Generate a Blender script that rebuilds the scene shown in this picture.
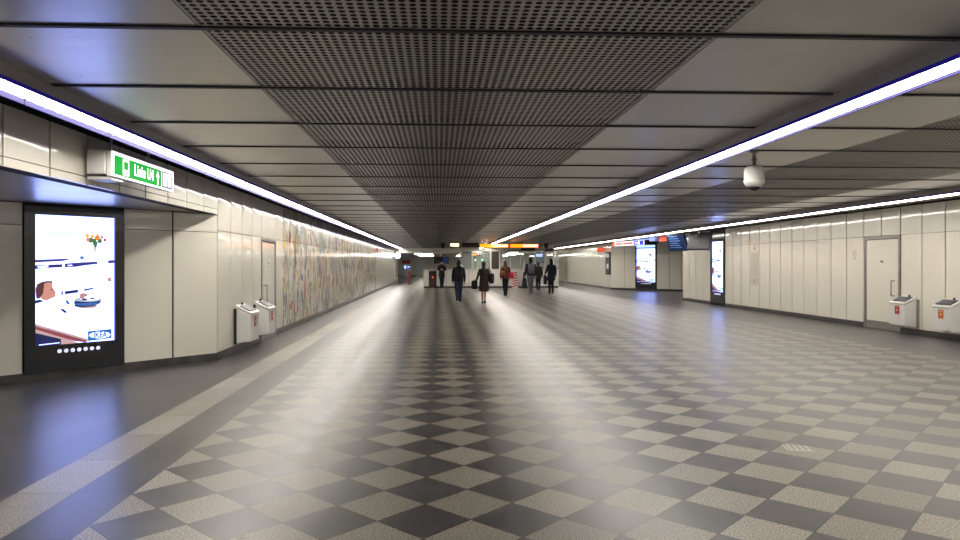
import bpy, bmesh, math, random
from mathutils import Vector, Matrix
random.seed(7)
for o in list(bpy.data.objects): bpy.data.objects.remove(o)
S = bpy.context.scene
COL = S.collection
PI = math.pi
# ------------------------------------------------------------------ camera
F = 690.0
cd = bpy.data.cameras.new('camera'); cam = bpy.data.objects.new('camera', cd); COL.objects.link(cam)
cd.sensor_fit = 'HORIZONTAL'; cd.sensor_width = 36.0; cd.lens = 36.0*F/960
cd.shift_x = (480-469.6)/960; cd.shift_y = -(270-264.5)/960
cd.clip_start = 0.05; cd.clip_end = 300
cam.location = (0, 0, 1.55)
cam.rotation_euler = (PI/2, 0, -math.atan(30.6/F))
S.camera = cam
# ------------------------------------------------------------------ world, exposure
w = bpy.data.worlds.new('world'); S.world = w; w.use_nodes = True
w.node_tree.nodes['Background'].inputs[0].default_value = (0.9, 0.92, 1, 1)
w.node_tree.nodes['Background'].inputs[1].default_value = 0.02
S.view_settings.view_transform = 'Standard'
S.view_settings.look = 'None'
S.view_settings.gamma = 1
S.view_settings.exposure = 0.0
S.view_settings.use_curve_mapping = False
TUBE_E = 29.0
SCREEN_E = 2.4

# ------------------------------------------------------------------ materials
def mat(name, col, rough=.5, metal=0.0, emit=None, es=1.0, coat=0.0, spec=.5, noise=0.0, nscale=8.0, alpha=1.0, trans=0.0, bump=0.0):
    m = bpy.data.materials.new(name); m.use_nodes = True
    nt = m.node_tree; b = nt.nodes['Principled BSDF']
    b.inputs['Base Color'].default_value = (*col, 1)
    b.inputs['Roughness'].default_value = rough
    b.inputs['Metallic'].default_value = metal
    b.inputs['Coat Weight'].default_value = coat
    b.inputs['Coat Roughness'].default_value = .06
    b.inputs['Specular IOR Level'].default_value = spec
    b.inputs['Transmission Weight'].default_value = trans
    b.inputs['Alpha'].default_value = alpha
    if emit:
        b.inputs['Emission Color'].default_value = (*emit, 1); b.inputs['Emission Strength'].default_value = es
    if noise or bump:
        tc = nt.nodes.new('ShaderNodeTexCoord'); n = nt.nodes.new('ShaderNodeTexNoise')
        n.inputs['Scale'].default_value = nscale; n.inputs['Detail'].default_value = 5
        nt.links.new(tc.outputs['Object'], n.inputs['Vector'])
        if noise:
            r = nt.nodes.new('ShaderNodeValToRGB')
            r.color_ramp.elements[0].position = .3; r.color_ramp.elements[1].position = .7
            r.color_ramp.elements[0].color = (*[c*(1-noise) for c in col], 1)
            r.color_ramp.elements[1].color = (*[min(1, c*(1+noise)) for c in col], 1)
            nt.links.new(n.outputs['Fac'], r.inputs['Fac']); nt.links.new(r.outputs['Color'], b.inputs['Base Color'])
        if bump:
            bp = nt.nodes.new('ShaderNodeBump'); bp.inputs['Strength'].default_value = bump; bp.inputs['Distance'].default_value = .01
            nt.links.new(n.outputs['Fac'], bp.inputs['Height']); nt.links.new(bp.outputs['Normal'], b.inputs['Normal'])
    return m

class N:
    """tiny node helper"""
    def __init__(s, m): s.t = m.node_tree
    def new(s, ty, **k):
        n = s.t.nodes.new(ty)
        for a, v in k.items(): setattr(n, a, v)
        return n
    def put(s, sock, v):
        if hasattr(v, 'is_output'): s.t.links.new(v, sock)
        else: sock.default_value = v
    def m(s, op, a, b=0.0, c=0.0):
        n = s.new('ShaderNodeMath', operation=op)
        s.put(n.inputs[0], a); s.put(n.inputs[1], b); s.put(n.inputs[2], c)
        return n.outputs[0]
    def mix(s, f, a, b):
        n = s.new('ShaderNodeMix', data_type='RGBA')
        s.put(n.inputs[0], f); s.put(n.inputs[6], a); s.put(n.inputs[7], b)
        return n.outputs[2]

def floor_material():
    m = mat('granite_tiles', (.3, .3, .3), .3, spec=.48); g = N(m); bs = m.node_tree.nodes['Principled BSDF']
    tc = g.new('ShaderNodeTexCoord'); sp = g.new('ShaderNodeSeparateXYZ'); g.t.links.new(tc.outputs['Object'], sp.inputs[0])
    x, y = sp.outputs[0], sp.outputs[1]
    p = g.m('ADD', x, .09); q = g.m('SUBTRACT', y, 4.47)
    k = 1/(math.sqrt(2)*.4)
    a = g.m('MULTIPLY', g.m('ADD', p, q), k); b = g.m('MULTIPLY', g.m('SUBTRACT', q, p), k)
    fa, fb = g.m('FLOOR', a), g.m('FLOOR', b)
    par = g.m('FLOORED_MODULO', g.m('ADD', fa, fb), 2.0)           # 0 dark, 1 light
    inside = g.m('MULTIPLY', g.m('GREATER_THAN', x, -2.07), g.m('LESS_THAN', x, 8.40))
    def rng(v, lo, hi): return g.m('MULTIPLY', g.m('GREATER_THAN', v, lo), g.m('LESS_THAN', v, hi))
    band = rng(x, -2.87, -2.47)
    light = g.m('ADD', g.m('MULTIPLY', par, inside), band)
    cross = g.m('ADD', rng(y, 27.5, 27.62), rng(y, 30.66, 30.8))
    light = g.m('MULTIPLY', light, g.m('SUBTRACT', 1.0, cross))
    # joints
    def edge(v, wd):
        f = g.m('FRACT', v); d = g.m('MINIMUM', f, g.m('SUBTRACT', 1.0, f)); return g.m('LESS_THAN', d, wd)
    j1 = g.m('MAXIMUM', edge(a, .010), edge(b, .010))
    sx = g.m('MULTIPLY', g.m('ADD', x, 2.07), 2.5); sy = g.m('MULTIPLY', y, 1.25)
    j2 = g.m('MAXIMUM', edge(sx, .009), edge(sy, .0045))
    joint = g.m('ADD', g.m('MULTIPLY', j1, inside), g.m('MULTIPLY', j2, g.m('SUBTRACT', 1.0, inside)))
    # per tile tone
    cid = g.new('ShaderNodeCombineXYZ'); g.put(cid.inputs[0], g.m('ADD', g.m('MULTIPLY', fa, inside), g.m('MULTIPLY', g.m('FLOOR', sx), g.m('SUBTRACT', 1.0, inside)))); g.put(cid.inputs[1], g.m('ADD', g.m('MULTIPLY', fb, inside), g.m('MULTIPLY', g.m('FLOOR', sy), g.m('SUBTRACT', 1.0, inside))))
    wn = g.new('ShaderNodeTexWhiteNoise', noise_dimensions='3D'); g.t.links.new(cid.outputs[0], wn.inputs[0])
    sp2 = g.new('ShaderNodeTexNoise'); sp2.inputs['Scale'].default_value = 95; sp2.inputs['Detail'].default_value = 3
    g.t.links.new(tc.outputs['Object'], sp2.inputs['Vector'])
    ve = g.new('ShaderNodeTexNoise'); ve.inputs['Scale'].default_value = 3.2; ve.inputs['Detail'].default_value = 8; ve.inputs['Distortion'].default_value = 1.5
    g.t.links.new(tc.outputs['Object'], ve.inputs['Vector'])
    r1 = g.new('ShaderNodeValToRGB'); e = r1.color_ramp.elements
    e[0].position = .36; e[0].color = (.10, .09, .072, 1); e[1].position = .62; e[1].color = (.38, .345, .29, 1)
    g.t.links.new(sp2.outputs['Fac'], r1.inputs[0])
    r2 = g.new('ShaderNodeValToRGB'); e = r2.color_ramp.elements
    e[0].position = .3; e[0].color = (.054, .051, .051, 1); e[1].position = .75; e[1].color = (.078, .074, .074, 1)
    g.t.links.new(ve.outputs['Fac'], r2.inputs[0])
    c = g.mix(light, r2.outputs[0], r1.outputs[0])
    tone = g.m('ADD', g.m('MULTIPLY', wn.outputs['Value'], .34), .83)
    hs = g.new('ShaderNodeHueSaturation'); g.put(hs.inputs['Value'], tone); g.put(hs.inputs['Color'], c)
    c = g.mix(joint, hs.outputs[0], (.035, .032, .03, 1))
    g.t.links.new(c, bs.inputs['Base Color'])
    ro = g.m('ADD', g.m('MULTIPLY', light, .05), g.m('ADD', g.m('MULTIPLY', ve.outputs['Fac'], .10), .27))
    g.t.links.new(ro, bs.inputs['Roughness'])
    bp = g.new('ShaderNodeBump'); bp.inputs['Strength'].default_value = .12; bp.inputs['Distance'].default_value = .002
    g.t.links.new(g.m('MULTIPLY', sp2.outputs['Fac'], .5), bp.inputs['Height']); g.t.links.new(bp.outputs['Normal'], bs.inputs['Normal'])
    return m

SEAM0, PITCH = 3.99, 1.331
def perf_material():
    m = mat('perforated_sheet', (.40, .38, .355), .42, .75); g = N(m)
    nt = m.node_tree; bs = nt.nodes['Principled BSDF']; out = nt.nodes['Material Output']
    tc = g.new('ShaderNodeTexCoord'); sp = g.new('ShaderNodeSeparateXYZ'); g.t.links.new(tc.outputs['Object'], sp.inputs[0])
    hp = .0545
    yy = g.m('FLOORED_MODULO', g.m('SUBTRACT', sp.outputs[1], SEAM0), PITCH)
    iny = g.m('MULTIPLY', g.m('GREATER_THAN', yy, .04), g.m('LESS_THAN', yy, .04+hp*23))
    fx = g.m('SUBTRACT', g.m('FRACT', g.m('DIVIDE', sp.outputs[0], hp)), .5)
    fy = g.m('SUBTRACT', g.m('FRACT', g.m('DIVIDE', g.m('SUBTRACT', yy, .04), hp)), .5)
    d = g.m('SQRT', g.m('ADD', g.m('MULTIPLY', fx, fx), g.m('MULTIPLY', fy, fy)))
    hole = g.m('MULTIPLY', g.m('LESS_THAN', d, .35), iny)
    tr = g.new('ShaderNodeBsdfTransparent'); mx = g.new('ShaderNodeMixShader')
    g.put(mx.inputs[0], hole); nt.links.new(bs.outputs[0], mx.inputs[1]); nt.links.new(tr.outputs[0], mx.inputs[2])
    nt.links.new(mx.outputs[0], out.inputs[0])
    return m

def ceiling_material():
    m = mat('satin_aluminium', (.52, .50, .475), .33, .85); g = N(m); bs = m.node_tree.nodes['Principled BSDF']
    tc = g.new('ShaderNodeTexCoord'); mp = g.new('ShaderNodeMapping'); mp.inputs['Scale'].default_value = (.6, 14, 14)
    g.t.links.new(tc.outputs['Object'], mp.inputs[0])
    n = g.new('ShaderNodeTexNoise'); n.inputs['Scale'].default_value = 2; n.inputs['Detail'].default_value = 3
    g.t.links.new(mp.outputs[0], n.inputs['Vector'])
    g.put(bs.inputs['Roughness'], g.m('ADD', g.m('MULTIPLY', n.outputs['Fac'], .12), .25))
    sp = g.new('ShaderNodeSeparateXYZ'); g.t.links.new(tc.outputs['Object'], sp.inputs[0])
    pid = g.m('FLOOR', g.m('DIVIDE', g.m('SUBTRACT', sp.outputs[1], SEAM0), PITCH))
    wn = g.new('ShaderNodeTexWhiteNoise', noise_dimensions='1D'); g.put(wn.inputs['W'], pid)
    # small dirt specks
    vo = g.new('ShaderNodeTexVoronoi'); vo.inputs['Scale'].default_value = 7; g.t.links.new(tc.outputs['Object'], vo.inputs['Vector'])
    spk = g.m('LESS_THAN', vo.outputs['Distance'], .055)
    hs = g.new('ShaderNodeHueSaturation'); g.put(hs.inputs['Value'], g.m('ADD', .9, g.m('MULTIPLY', wn.outputs['Value'], .2)))
    hs.inputs['Color'].default_value = (.52, .50, .475, 1)
    g.t.links.new(g.mix(spk, hs.outputs[0], (.08, .07, .06, 1)), bs.inputs['Base Color'])
    return m

def mural_material(base):
    m = mat('painted_mural', base, .3, coat=.8); g = N(m); bs = m.node_tree.nodes['Principled BSDF']
    tc = g.new('ShaderNodeTexCoord')
    c = None
    cur = (*base, 1)
    specs = [((.20, .30, .22), 1.1, (2, 1.6, 0.83), .56, 0), ((.70, .50, .04), .8, (2, 1.9, 0.60), .545, 3.1), ((.03, .12, .35), 1.3, (2, 2.4, 1.05), .555, 7.7),
             ((.55, .04, .03), 1.6, (2, 2.1, 1.20), .56, 12.3), ((.015, .015, .02), 1.7, (2, 3.2, 1.12), .56, 19.9), ((.45, .47, .42), 1.2, (2, 2.0, 0.75), .565, 23.0), ((.16, .22, .12), 3.0, (2, 2.0, 1.05), .58, 31.0)]
    for col, sc, stretch, th, off in specs:
        mp = g.new('ShaderNodeMapping'); mp.inputs['Scale'].default_value = stretch; mp.inputs['Location'].default_value = (off, off*1.3, off*.7)
        g.t.links.new(tc.outputs['Object'], mp.inputs[0])
        n = g.new('ShaderNodeTexNoise'); n.inputs['Scale'].default_value = sc; n.inputs['Detail'].default_value = 7; n.inputs['Roughness'].default_value = .62; n.inputs['Distortion'].default_value = .9
        g.t.links.new(mp.outputs[0], n.inputs['Vector'])
        f = g.new('ShaderNodeMapRange'); f.inputs['From Min'].default_value = th; f.inputs['From Max'].default_value = th+.05
        f.inputs['To Max'].default_value = .95
        g.t.links.new(n.outputs['Fac'], f.inputs['Value'])
        cur = g.mix(f.outputs[0], cur, (*col, 1))
    g.t.links.new(cur, bs.inputs['Base Color'])
    return m

CREAM = (.78, .74, .64)
M = dict(
    floor=floor_material(), perf=perf_material(), ceil=ceiling_material(), mural=mural_material(CREAM),
    cream=mat('cream_enamel', CREAM, .3, coat=.8, noise=.03, nscale=.8),
    backing=mat('dark_joint', (.02, .018, .016), .8),
    void=mat('dark_plenum', (.012, .012, .014), .9),
    rail=mat('seam_rail', (.028, .026, .04), .55, .2),
    skirt=mat('dark_stone', (.055, .05, .05), .3, noise=.4, nscale=5),
    steel=mat('brushed_steel', (.42, .40, .37), .3, .95, noise=.15, nscale=9),
    chrome=mat('chrome', (.6, .6, .6), .15, 1.0),
    alu=mat('lamp_housing', (.34, .33, .33), .4, .7),
    tube=mat('lamp_diffuser', (1, 1, 1), .4, emit=(1, .945, .86), es=TUBE_E),
    blue_fringe_glow=mat('blue_fringe_glow', (.003, .002, .035), .6, emit=(.06, .04, .9), es=.12, spec=.1),  # weak blue glow painted in for the colour fringe beside the bright tubes
    black=mat('black_frame', (.012, .014, .018), .12, spec=.6),
    blackmat=mat('black_matt', (.015, .015, .017), .55),
    white=mat('white_plastic', (.72, .71, .68), .35, spec=.4),
    lid=mat('dark_opening', (.015, .017, .03), .35),
    red=mat('red_sticker', (.55, .03, .03), .4), orange_st=mat('orange_sticker', (.65, .16, .03), .4),
    glass=mat('window_glass', (.75, .85, .8), .18, alpha=.22, spec=.7),
    knob=mat('lit_disc', (.6, .6, .7), .4, emit=(.7, .72, 1), es=.9),
    e_white=mat('sign_white', (.5, .5, .5), .4, emit=(1, .97, .97), es=1.25),
    e_green=mat('sign_green', (.002, .05, .01), .7, emit=(.004, .42, .04), es=.9, spec=.05),
    e_dark=mat('sign_dark', (.02, .02, .05), .4, emit=(.05, .05, .12), es=.6),
    e_orange=mat('sign_orange', (.8, .2, .01), .4, emit=(1.0, .24, .005), es=2.2),
    e_red=mat('sign_red', (.7, .08, .03), .4, emit=(.9, .10, .03), es=.8),
    e_pink=mat('sign_pale_red', (.4, .08, .06), .4, emit=(1, .22, .18), es=.9),
    e_blue=mat('sign_blue', (.03, .05, .5), .4, emit=(.03, .06, .75), es=1.2),
    e_cool=mat('screen_cool', (.3, .5, .9), .4, emit=(.35, .55, 1), es=1.8),
    e_yel=mat('sign_pale_yellow', (.8, .75, .4), .4, emit=(1, .93, .5), es=2.2),
    e_grn2=mat('lamp_green', (.3, .8, .4), .4, emit=(.35, 1, .5), es=2.5),
    far=mat('far_room_wall', (.80, .77, .68), .5, noise=.1, nscale=.6),
    brown=mat('brown_door', (.06, .04, .03), .5),
)
# ------------------------------------------------------------------ mesh helpers
class MB:
    def __init__(s): s.v = []; s.f = []; s.mi = []; s.sm = []
    def add(s, vs, fs, mi=0, smooth=False):
        o = len(s.v); s.v += [tuple(v) for v in vs]
        for f in fs: s.f.append([i+o for i in f]); s.mi.append(mi); s.sm.append(smooth)
        return s
    def box(s, x0, x1, y0, y1, z0, z1, mi=0):
        vs = [(x, y, z) for z in (z0, z1) for y in (y0, y1) for x in (x0, x1)]
        return s.add(vs, [(0, 2, 3, 1), (4, 5, 7, 6), (0, 1, 5, 4), (2, 6, 7, 3), (0, 4, 6, 2), (1, 3, 7, 5)], mi)
    def prism(s, poly, a0, a1, axis='y', mi=0):
        """poly: 2D outline; extruded along axis. axis y: (x,z); x: (y,z); z: (x,y)"""
        n = len(poly)
        def P(p, a): return {'y': (p[0], a, p[1]), 'x': (a, p[0], p[1]), 'z': (p[0], p[1], a)}[axis]
        vs = [P(p, a0) for p in poly]+[P(p, a1) for p in poly]
        fs = [tuple(range(n)), tuple(range(2*n-1, n-1, -1))]+[(i, i+n, (i+1) % n+n, (i+1) % n) for i in range(n)]
        return s.add(vs, fs, mi)
    def tube(s, pts, rad, n=12, mi=0, flat=1.0):
        """closed tapered tube along pts, rounded ends"""
        pts = [Vector(p) for p in pts]
        if not hasattr(rad, '__len__'): rad = [rad]*len(pts)
        d0 = (pts[1]-pts[0]).normalized(); d1 = (pts[-1]-pts[-2]).normalized()
        P = [pts[0]-d0*rad[0]*.75, pts[0]-d0*rad[0]*.4]+pts+[pts[-1]+d1*rad[-1]*.4, pts[-1]+d1*rad[-1]*.75]
        R = [rad[0]*.35, rad[0]*.85]+list(rad)+[rad[-1]*.85, rad[-1]*.35]
        up = Vector((0, 1, 0)) if abs(d0.y) < .8 else Vector((1, 0, 0))
        vs = []; m = len(P)
        for i in range(m):
            t = (P[min(i+1, m-1)]-P[max(i-1, 0)]).normalized()
            u = (up-t*up.dot(t)).normalized(); r = t.cross(u)
            for k in range(n):
                an = 2*PI*k/n; vs.append(P[i]+(r*math.cos(an)+u*math.sin(an)*flat)*R[i])
        fs = [(i*n+k, i*n+(k+1) % n, (i+1)*n+(k+1) % n, (i+1)*n+k) for i in range(m-1) for k in range(n)]
        fs += [tuple(range(n-1, -1, -1)), tuple((m-1)*n+k for k in range(n))]
        return s.add(vs, fs, mi, True)
    def cyl(s, c, r, z0, z1, n=24, mi=0, r2=None):
        r2 = r if r2 is None else r2
        vs = [(c[0]+r*math.cos(2*PI*k/n), c[1]+r*math.sin(2*PI*k/n), z0) for k in range(n)]+[(c[0]+r2*math.cos(2*PI*k/n), c[1]+r2*math.sin(2*PI*k/n), z1) for k in range(n)]
        s.add(vs, [(k, (k+1) % n, (k+1) % n+n, k+n) for k in range(n)], mi, True)
        return s.add([], [], mi) if False else s.add(vs, [tuple(range(n-1, -1, -1)), tuple(range(n, 2*n))], mi)
    def lathe(s, prof, c=(0, 0), n=28, mi=0):
        m = len(prof)
        vs = [(c[0]+r*math.cos(2*PI*k/n), c[1]+r*math.sin(2*PI*k/n), z) for r, z in prof for k in range(n)]
        fs = [(i*n+k, i*n+(k+1) % n, (i+1)*n+(k+1) % n, (i+1)*n+k) for i in range(m-1) for k in range(n)]
        fs += [tuple(range(n-1, -1, -1)), tuple((m-1)*n+k for k in range(n))]
        return s.add(vs, fs, mi, True)
    def rings(s, rs, n=20, mi=0):
        """rs: (cx, cy, z, rx, ry)"""
        m = len(rs)
        vs = [(cx+rx*math.cos(2*PI*k/n), cy+ry*math.sin(2*PI*k/n), z) for cx, cy, z, rx, ry in rs for k in range(n)]
        fs = [(i*n+k, i*n+(k+1) % n, (i+1)*n+(k+1) % n, (i+1)*n+k) for i in range(m-1) for k in range(n)]
        fs += [tuple(range(n-1, -1, -1)), tuple((m-1)*n+k for k in range(n))]
        return s.add(vs, fs, mi, True)
    def ball(s, c, r, n=16, mi=0):
        r = r if hasattr(r, '__len__') else (r, r, r)
        prof = [(math.sin(PI*i/10), -math.cos(PI*i/10)) for i in range(11)]
        prof[0] = (.02, -1); prof[-1] = (.02, 1)
        return s.rings([(c[0], c[1], c[2]+z*r[2], p*r[0], p*r[1]) for p, z in prof], n, mi)
    def poly(s, pts, mi=0): return s.add(pts, [tuple(range(len(pts)))], mi)
    def bowed(s, p0, p1, z0, z1, nrm, bulge, mi=0, depth=.02, gap=.015):
        """a wall panel between plan points p0,p1, softly bowed toward nrm"""
        p0 = Vector((*p0, 0)); p1 = Vector((*p1, 0)); n = Vector((*nrm, 0)); d = (p1-p0); L = d.length; d.normalize()
        p0 = p0+d*gap; L -= 2*gap; K = 8; vs = []
        for j, z in enumerate((z0, z1)):
            vs.append(p0-n*depth+Vector((0, 0, z)))
            for i in range(K+1):
                t = i/K; b = bulge*(1-(2*t-1)**2)
                vs.append(p0+d*(L*t)+n*b+Vector((0, 0, z)))
            vs.append(p0+d*L-n*depth+Vector((0, 0, z)))
        W = K+3
        flip = d.cross(Vector((0, 0, 1))).dot(n) < 0
        q = [(i, i+1, i+1+W, i+W) for i in range(1, K+1)]
        e = [(0, 1, 1+W, W), (K+1, K+2, K+2+W, K+1+W), tuple(range(W-1, -1, -1)), tuple(range(W, 2*W))]
        if flip: q = [f[::-1] for f in q]; e = [f[::-1] for f in e]
        s.add(vs, q, mi, True)
        return s.add(vs, e, mi, False)
    def build(s, name, mats, parent=None, bevel=0.0, loc=None, rot=0.0, seg=2):
        me = bpy.data.meshes.new(name); me.from_pydata(s.v, [], s.f); me.update()
        if not isinstance(mats, (list, tuple)): mats = [mats]
        for m in mats: me.materials.append(M[m] if isinstance(m, str) else m)
        me.polygons.foreach_set('material_index', s.mi); me.polygons.foreach_set('use_smooth', s.sm); me.update()
        o = bpy.data.objects.new(name, me); COL.objects.link(o)
        if parent: o.parent = parent
        if loc is not None: o.location = loc
        o.rotation_euler.z = rot
        if bevel:
            b = o.modifiers.new('b', 'BEVEL'); b.width = bevel; b.segments = seg; b.limit_method = 'ANGLE'
        return o

def remesh(o, vox, smooth=2):
    r = o.modifiers.new('r', 'REMESH'); r.mode = 'VOXEL'; r.voxel_size = vox; r.use_smooth_shade = True
    c = o.modifiers.new('s', 'SMOOTH'); c.factor = .5; c.iterations = smooth
    dg = bpy.context.evaluated_depsgraph_get(); dg.update()
    me = bpy.data.meshes.new_from_object(o.evaluated_get(dg)); me.name = o.name
    ms = [m for m in o.data.materials]
    o.modifiers.clear(); o.data = me
    me.materials.clear()
    for m in ms: me.materials.append(m)
    for p in me.polygons: p.use_smooth = True
    return o

def struct(o, label=None):
    o['kind'] = 'structure'
    if label: o['label'] = label
    return o
def thing(name, label, cat, loc=(0, 0, 0), rot=0.0, group=None):
    o = bpy.data.objects.new(name, None); COL.objects.link(o); o.empty_display_size = .1
    o.location = loc; o.rotation_euler.z = rot
    return tag(o, label, cat, group)
def tag(o, label, cat, group=None):
    o['label'] = label; o['category'] = cat
    if group: o['group'] = group
    return o
def dup(root, loc, rot=None, label=None):
    r = root.copy(); COL.objects.link(r); r.location = loc
    if rot is not None: r.rotation_euler.z = rot
    if label: r['label'] = label
    for ch in list(root.children):
        c = ch.copy(); COL.objects.link(c); c.parent = r
        for g in list(ch.children):
            d = g.copy(); COL.objects.link(d); d.parent = c
    return r
def text(name, body, size, m, parent, loc, rot=(PI/2, 0, 0), ext=.001, align='CENTER', sx=1.0, off=.012):
    cu = bpy.data.curves.new(name, 'FONT'); cu.body = body; cu.size = size; cu.extrude = ext; cu.align_x = align; cu.align_y = 'CENTER'; cu.offset = size*off
    t = bpy.data.objects.new(name, cu); COL.objects.link(t)
    dg = bpy.context.evaluated_depsgraph_get(); me = bpy.data.meshes.new_from_object(t.evaluated_get(dg))
    bpy.data.objects.remove(t); me.materials.clear(); me.materials.append(M[m] if isinstance(m, str) else m)
    o = bpy.data.objects.new(name, me); COL.objects.link(o); o.parent = parent; o.location = loc; o.rotation_euler = rot; o.scale = (sx, 1, 1)
    return o

# ------------------------------------------------------------------ the setting
CZ = 2.90; LX = -3.58; RX = 10.5; YB = -5.0; YE = 56.0; YF = 92.0
RECL = Vector((LX, 11.35)); RECLd = Vector((-.674, -.739)).normalized()
RFX = 10.65; RECR = Vector((RFX, 42.3)); RECRd = Vector((.674, -.739)).normalized()
b = MB(); b.box(-14, 18, YB, YF+.5, -.2, 0); struct(b.build('floor', 'floor'))

# ceiling panels between seams
seams = [SEAM0+PITCH*k for k in range(-7, 40)]; seams = [s for s in seams if s < YE+.7]
solid = [(-2.90, -1.365), (1.655, 3.12), (3.31, 4.70), (7.66, 8.95), (9.15, 10.62)]
perf = [(-1.34, 1.63), (4.725, 7.635)]
b = MB(); pb = MB(); G = .019
for y0, y1 in zip(seams, seams[1:]):
    for x0, x1 in solid:
        t = random.uniform(-.0012, .0012)
        vs = [(x0, y0+G, CZ+t), (x1, y0+G, CZ+t), (x1, y1-G, CZ-t), (x0, y1-G, CZ-t)]
        vs += [(v[0], v[1], CZ+.03) for v in vs]
        b.add(vs, [(0, 3, 2, 1)]); b.add(vs, [(0, 1, 5, 4), (1, 2, 6, 5), (2, 3, 7, 6), (3, 0, 4, 7)], 1)
    for x0, x1 in perf: pb.add([(x0, y0+G, CZ), (x1, y0+G, CZ), (x1, y1-G, CZ), (x0, y1-G, CZ)], [(0, 3, 2, 1)])
struct(b.build('ceiling', ['ceil', 'void'])); struct(pb.build('ceiling', 'perf'))
b = MB()
for x in (-1.3525, 1.6425, 4.7125, 7.6475): b.box(x-.0095, x+.0095, YB, YE, CZ+.001, CZ+.03)
struct(b.build('trim_1', 'alu'))
b = MB()
for s in seams: b.box(-3.56, 10.48, s-.021, s+.021, CZ-.010, CZ+.07)
struct(b.build('trim_2', 'rail'))
b = MB(); b.box(-14, 18, YB, YE+.3, CZ+.35, CZ+.5); struct(b.build('ceiling', 'void'))
b = MB(); b.box(-3.56, -3.13, YB, YE, CZ+.02, CZ+.05); struct(b.build('ceiling', 'blackmat'))

def wall_panels(b, x, ys, side, z0=.13, zj=2.1, z1=2.86, bulge=.005, mi=lambda y: 0):
    n = (side, 0)
    for a, c in zip(ys, ys[1:]):
        k = mi((a+c)/2); 
        b.bowed((x, a), (x, c), z0, zj-.004, n, bulge, k); b.bowed((x, a), (x, c), zj+.004, z1, n, bulge, k)
def frange(a, bb, n): return [a+(bb-a)*i/n for i in range(n+1)]
# left wall, main run
DL0, DL1 = 14.08, 15.34
b = MB()
isM = lambda y: 1 if 16.0 < y < 39.5 else 0
wall_panels(b, LX, [11.35, 12.05, 12.72, 13.40, DL0], 1, mi=isM)
wall_panels(b, LX, frange(DL1, 60, 64), 1, mi=isM)
b.bowed((LX, DL0), (LX, DL1), 2.104, 2.86, (1, 0), .004, 0)
b.box(LX-.2, LX-.02, 11.35, DL0, 0, CZ+.3, 2); b.box(LX-.2, LX-.02, DL1, 60, 0, CZ+.3, 2); b.box(LX-.2, LX-.02, DL0, DL1, 2.1, CZ+.3, 2)
b.box(LX-.2, LX-.10, DL0, DL1, 0, 2.1, 2)
struct(b.build('wall_left', ['cream', 'mural', 'backing']))
b = MB(); b.box(LX-.02, LX+.006, 11.36, DL0, 0, .13); b.box(LX-.02, LX+.006, DL1, 60, 0, .13); struct(b.build('baseboard_left', 'skirt'))
# fascia over the left recess
b = MB()
fy = [11.35-.69*i for i in range(24)][::-1]
for a, c in zip(fy, fy[1:]):
    b.bowed((LX, a), (LX, c), 2.445, 2.87, (1, 0), .003, 0); b.bowed((LX, a), (LX, c), 2.36, 2.437, (1, 0), .001, 0)
b.box(LX-.2, LX-.02, fy[0], 11.35, 2.365, CZ+.3, 1)
struct(b.build('wall_left_fascia', ['cream', 'backing']))
# soffit over the recess
b = MB()
sy = [YB+1.0*i for i in range(18)]
for a, c in zip(sy, sy[1:]):
    c = min(c, 11.3); 
    if a < c: b.box(-8.0, LX-.03, a+.004, c-.004, 2.37, 2.40)
struct(b.build('ceiling', 'ceil'))
def angled(b, P, D, n, segs, skip, z0=.12, zj=2.07, z1=2.36, bulge=.003):
    for a, c in segs:
        p = P+D*a; q = P+D*c
        if (a, c) == skip: continue
        b.bowed(p, q, z0, zj-.004, n, bulge, 0); b.bowed(p, q, zj+.004, z1, n, bulge, 0)
    p = P+D*(segs[0][0]-.0); q = P+D*segs[-1][1]; n = Vector(n)
    o = [p-n*.02, q-n*.02, q-n*.2, p-n*.2]
    b.prism([tuple(v) for v in o], 0, z1+.3, 'z', 1)
nL = (RECLd.y*-1, RECLd.x) ; nL = (.739, -.674)
b = MB(); angled(b, RECL, RECLd, nL, [(0, .75), (.75, 1.49), (1.49, 2.77), (2.77, 3.5), (3.5, 4.4)], (1.49, 2.77))
struct(b.build('wall_left_recess', ['cream', 'backing']))
b = MB(); p = RECL; q = RECL+RECLd*4.4; n = Vector(nL)
b.prism([tuple(v) for v in (p+n*.008, q+n*.008, q-n*.02, p-n*.02)], 0, .12, 'z'); struct(b.build('baseboard_left_recess', 'skirt'))
q = RECL+RECLd*4.4
b = MB(); ys = frange(YB, q.y, 18); wall_panels(b, q.x, ys, 1, zj=2.07, z1=2.36); b.box(q.x-.2, q.x-.02, YB, q.y, 0, 2.7, 1)
struct(b.build('wall_left_near', ['cream', 'backing']))

# right wall (near run)
DR0, DR1 = 15.26, 16.62
b = MB()
ysR = [DR0-.695*i for i in range(0, 30)][::-1]
wall_panels(b, RX, ysR, -1, zj=2.23); 
ys2 = [16.62, 17.35, 18.05, 18.74, 19.43, 20.1, 20.8, 21.48, 22.18, 22.9, 23.58, 24.25, 24.9]
wall_panels(b, RX, ys2, -1, zj=2.23); wall_panels(b, RX, [26.27, 27.05, 27.8, 28.55, 29.3], -1, zj=2.23)
b.bowed((RX, DR0), (RX, (DR0+DR1)/2), 2.234, 2.86, (-1, 0), .004, 0); b.bowed((RX, (DR0+DR1)/2), (RX, DR1), 2.234, 2.86, (-1, 0), .004, 0)
b.box(RX+.02, RX+.2, ysR[0], DR0, 0, CZ+.3, 1); b.box(RX+.02, RX+.2, DR1, 29.3, 0, CZ+.3, 1); b.box(RX+.02, RX+.2, DR0, DR1, 2.23, CZ+.3, 1)
b.box(RX+.10, RX+.2, DR0, DR1, 0, 2.23, 1)
b.bowed((RX, 29.3), (18, 29.3), 0.12, 2.86, (0, 1), .003, 0)
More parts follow.
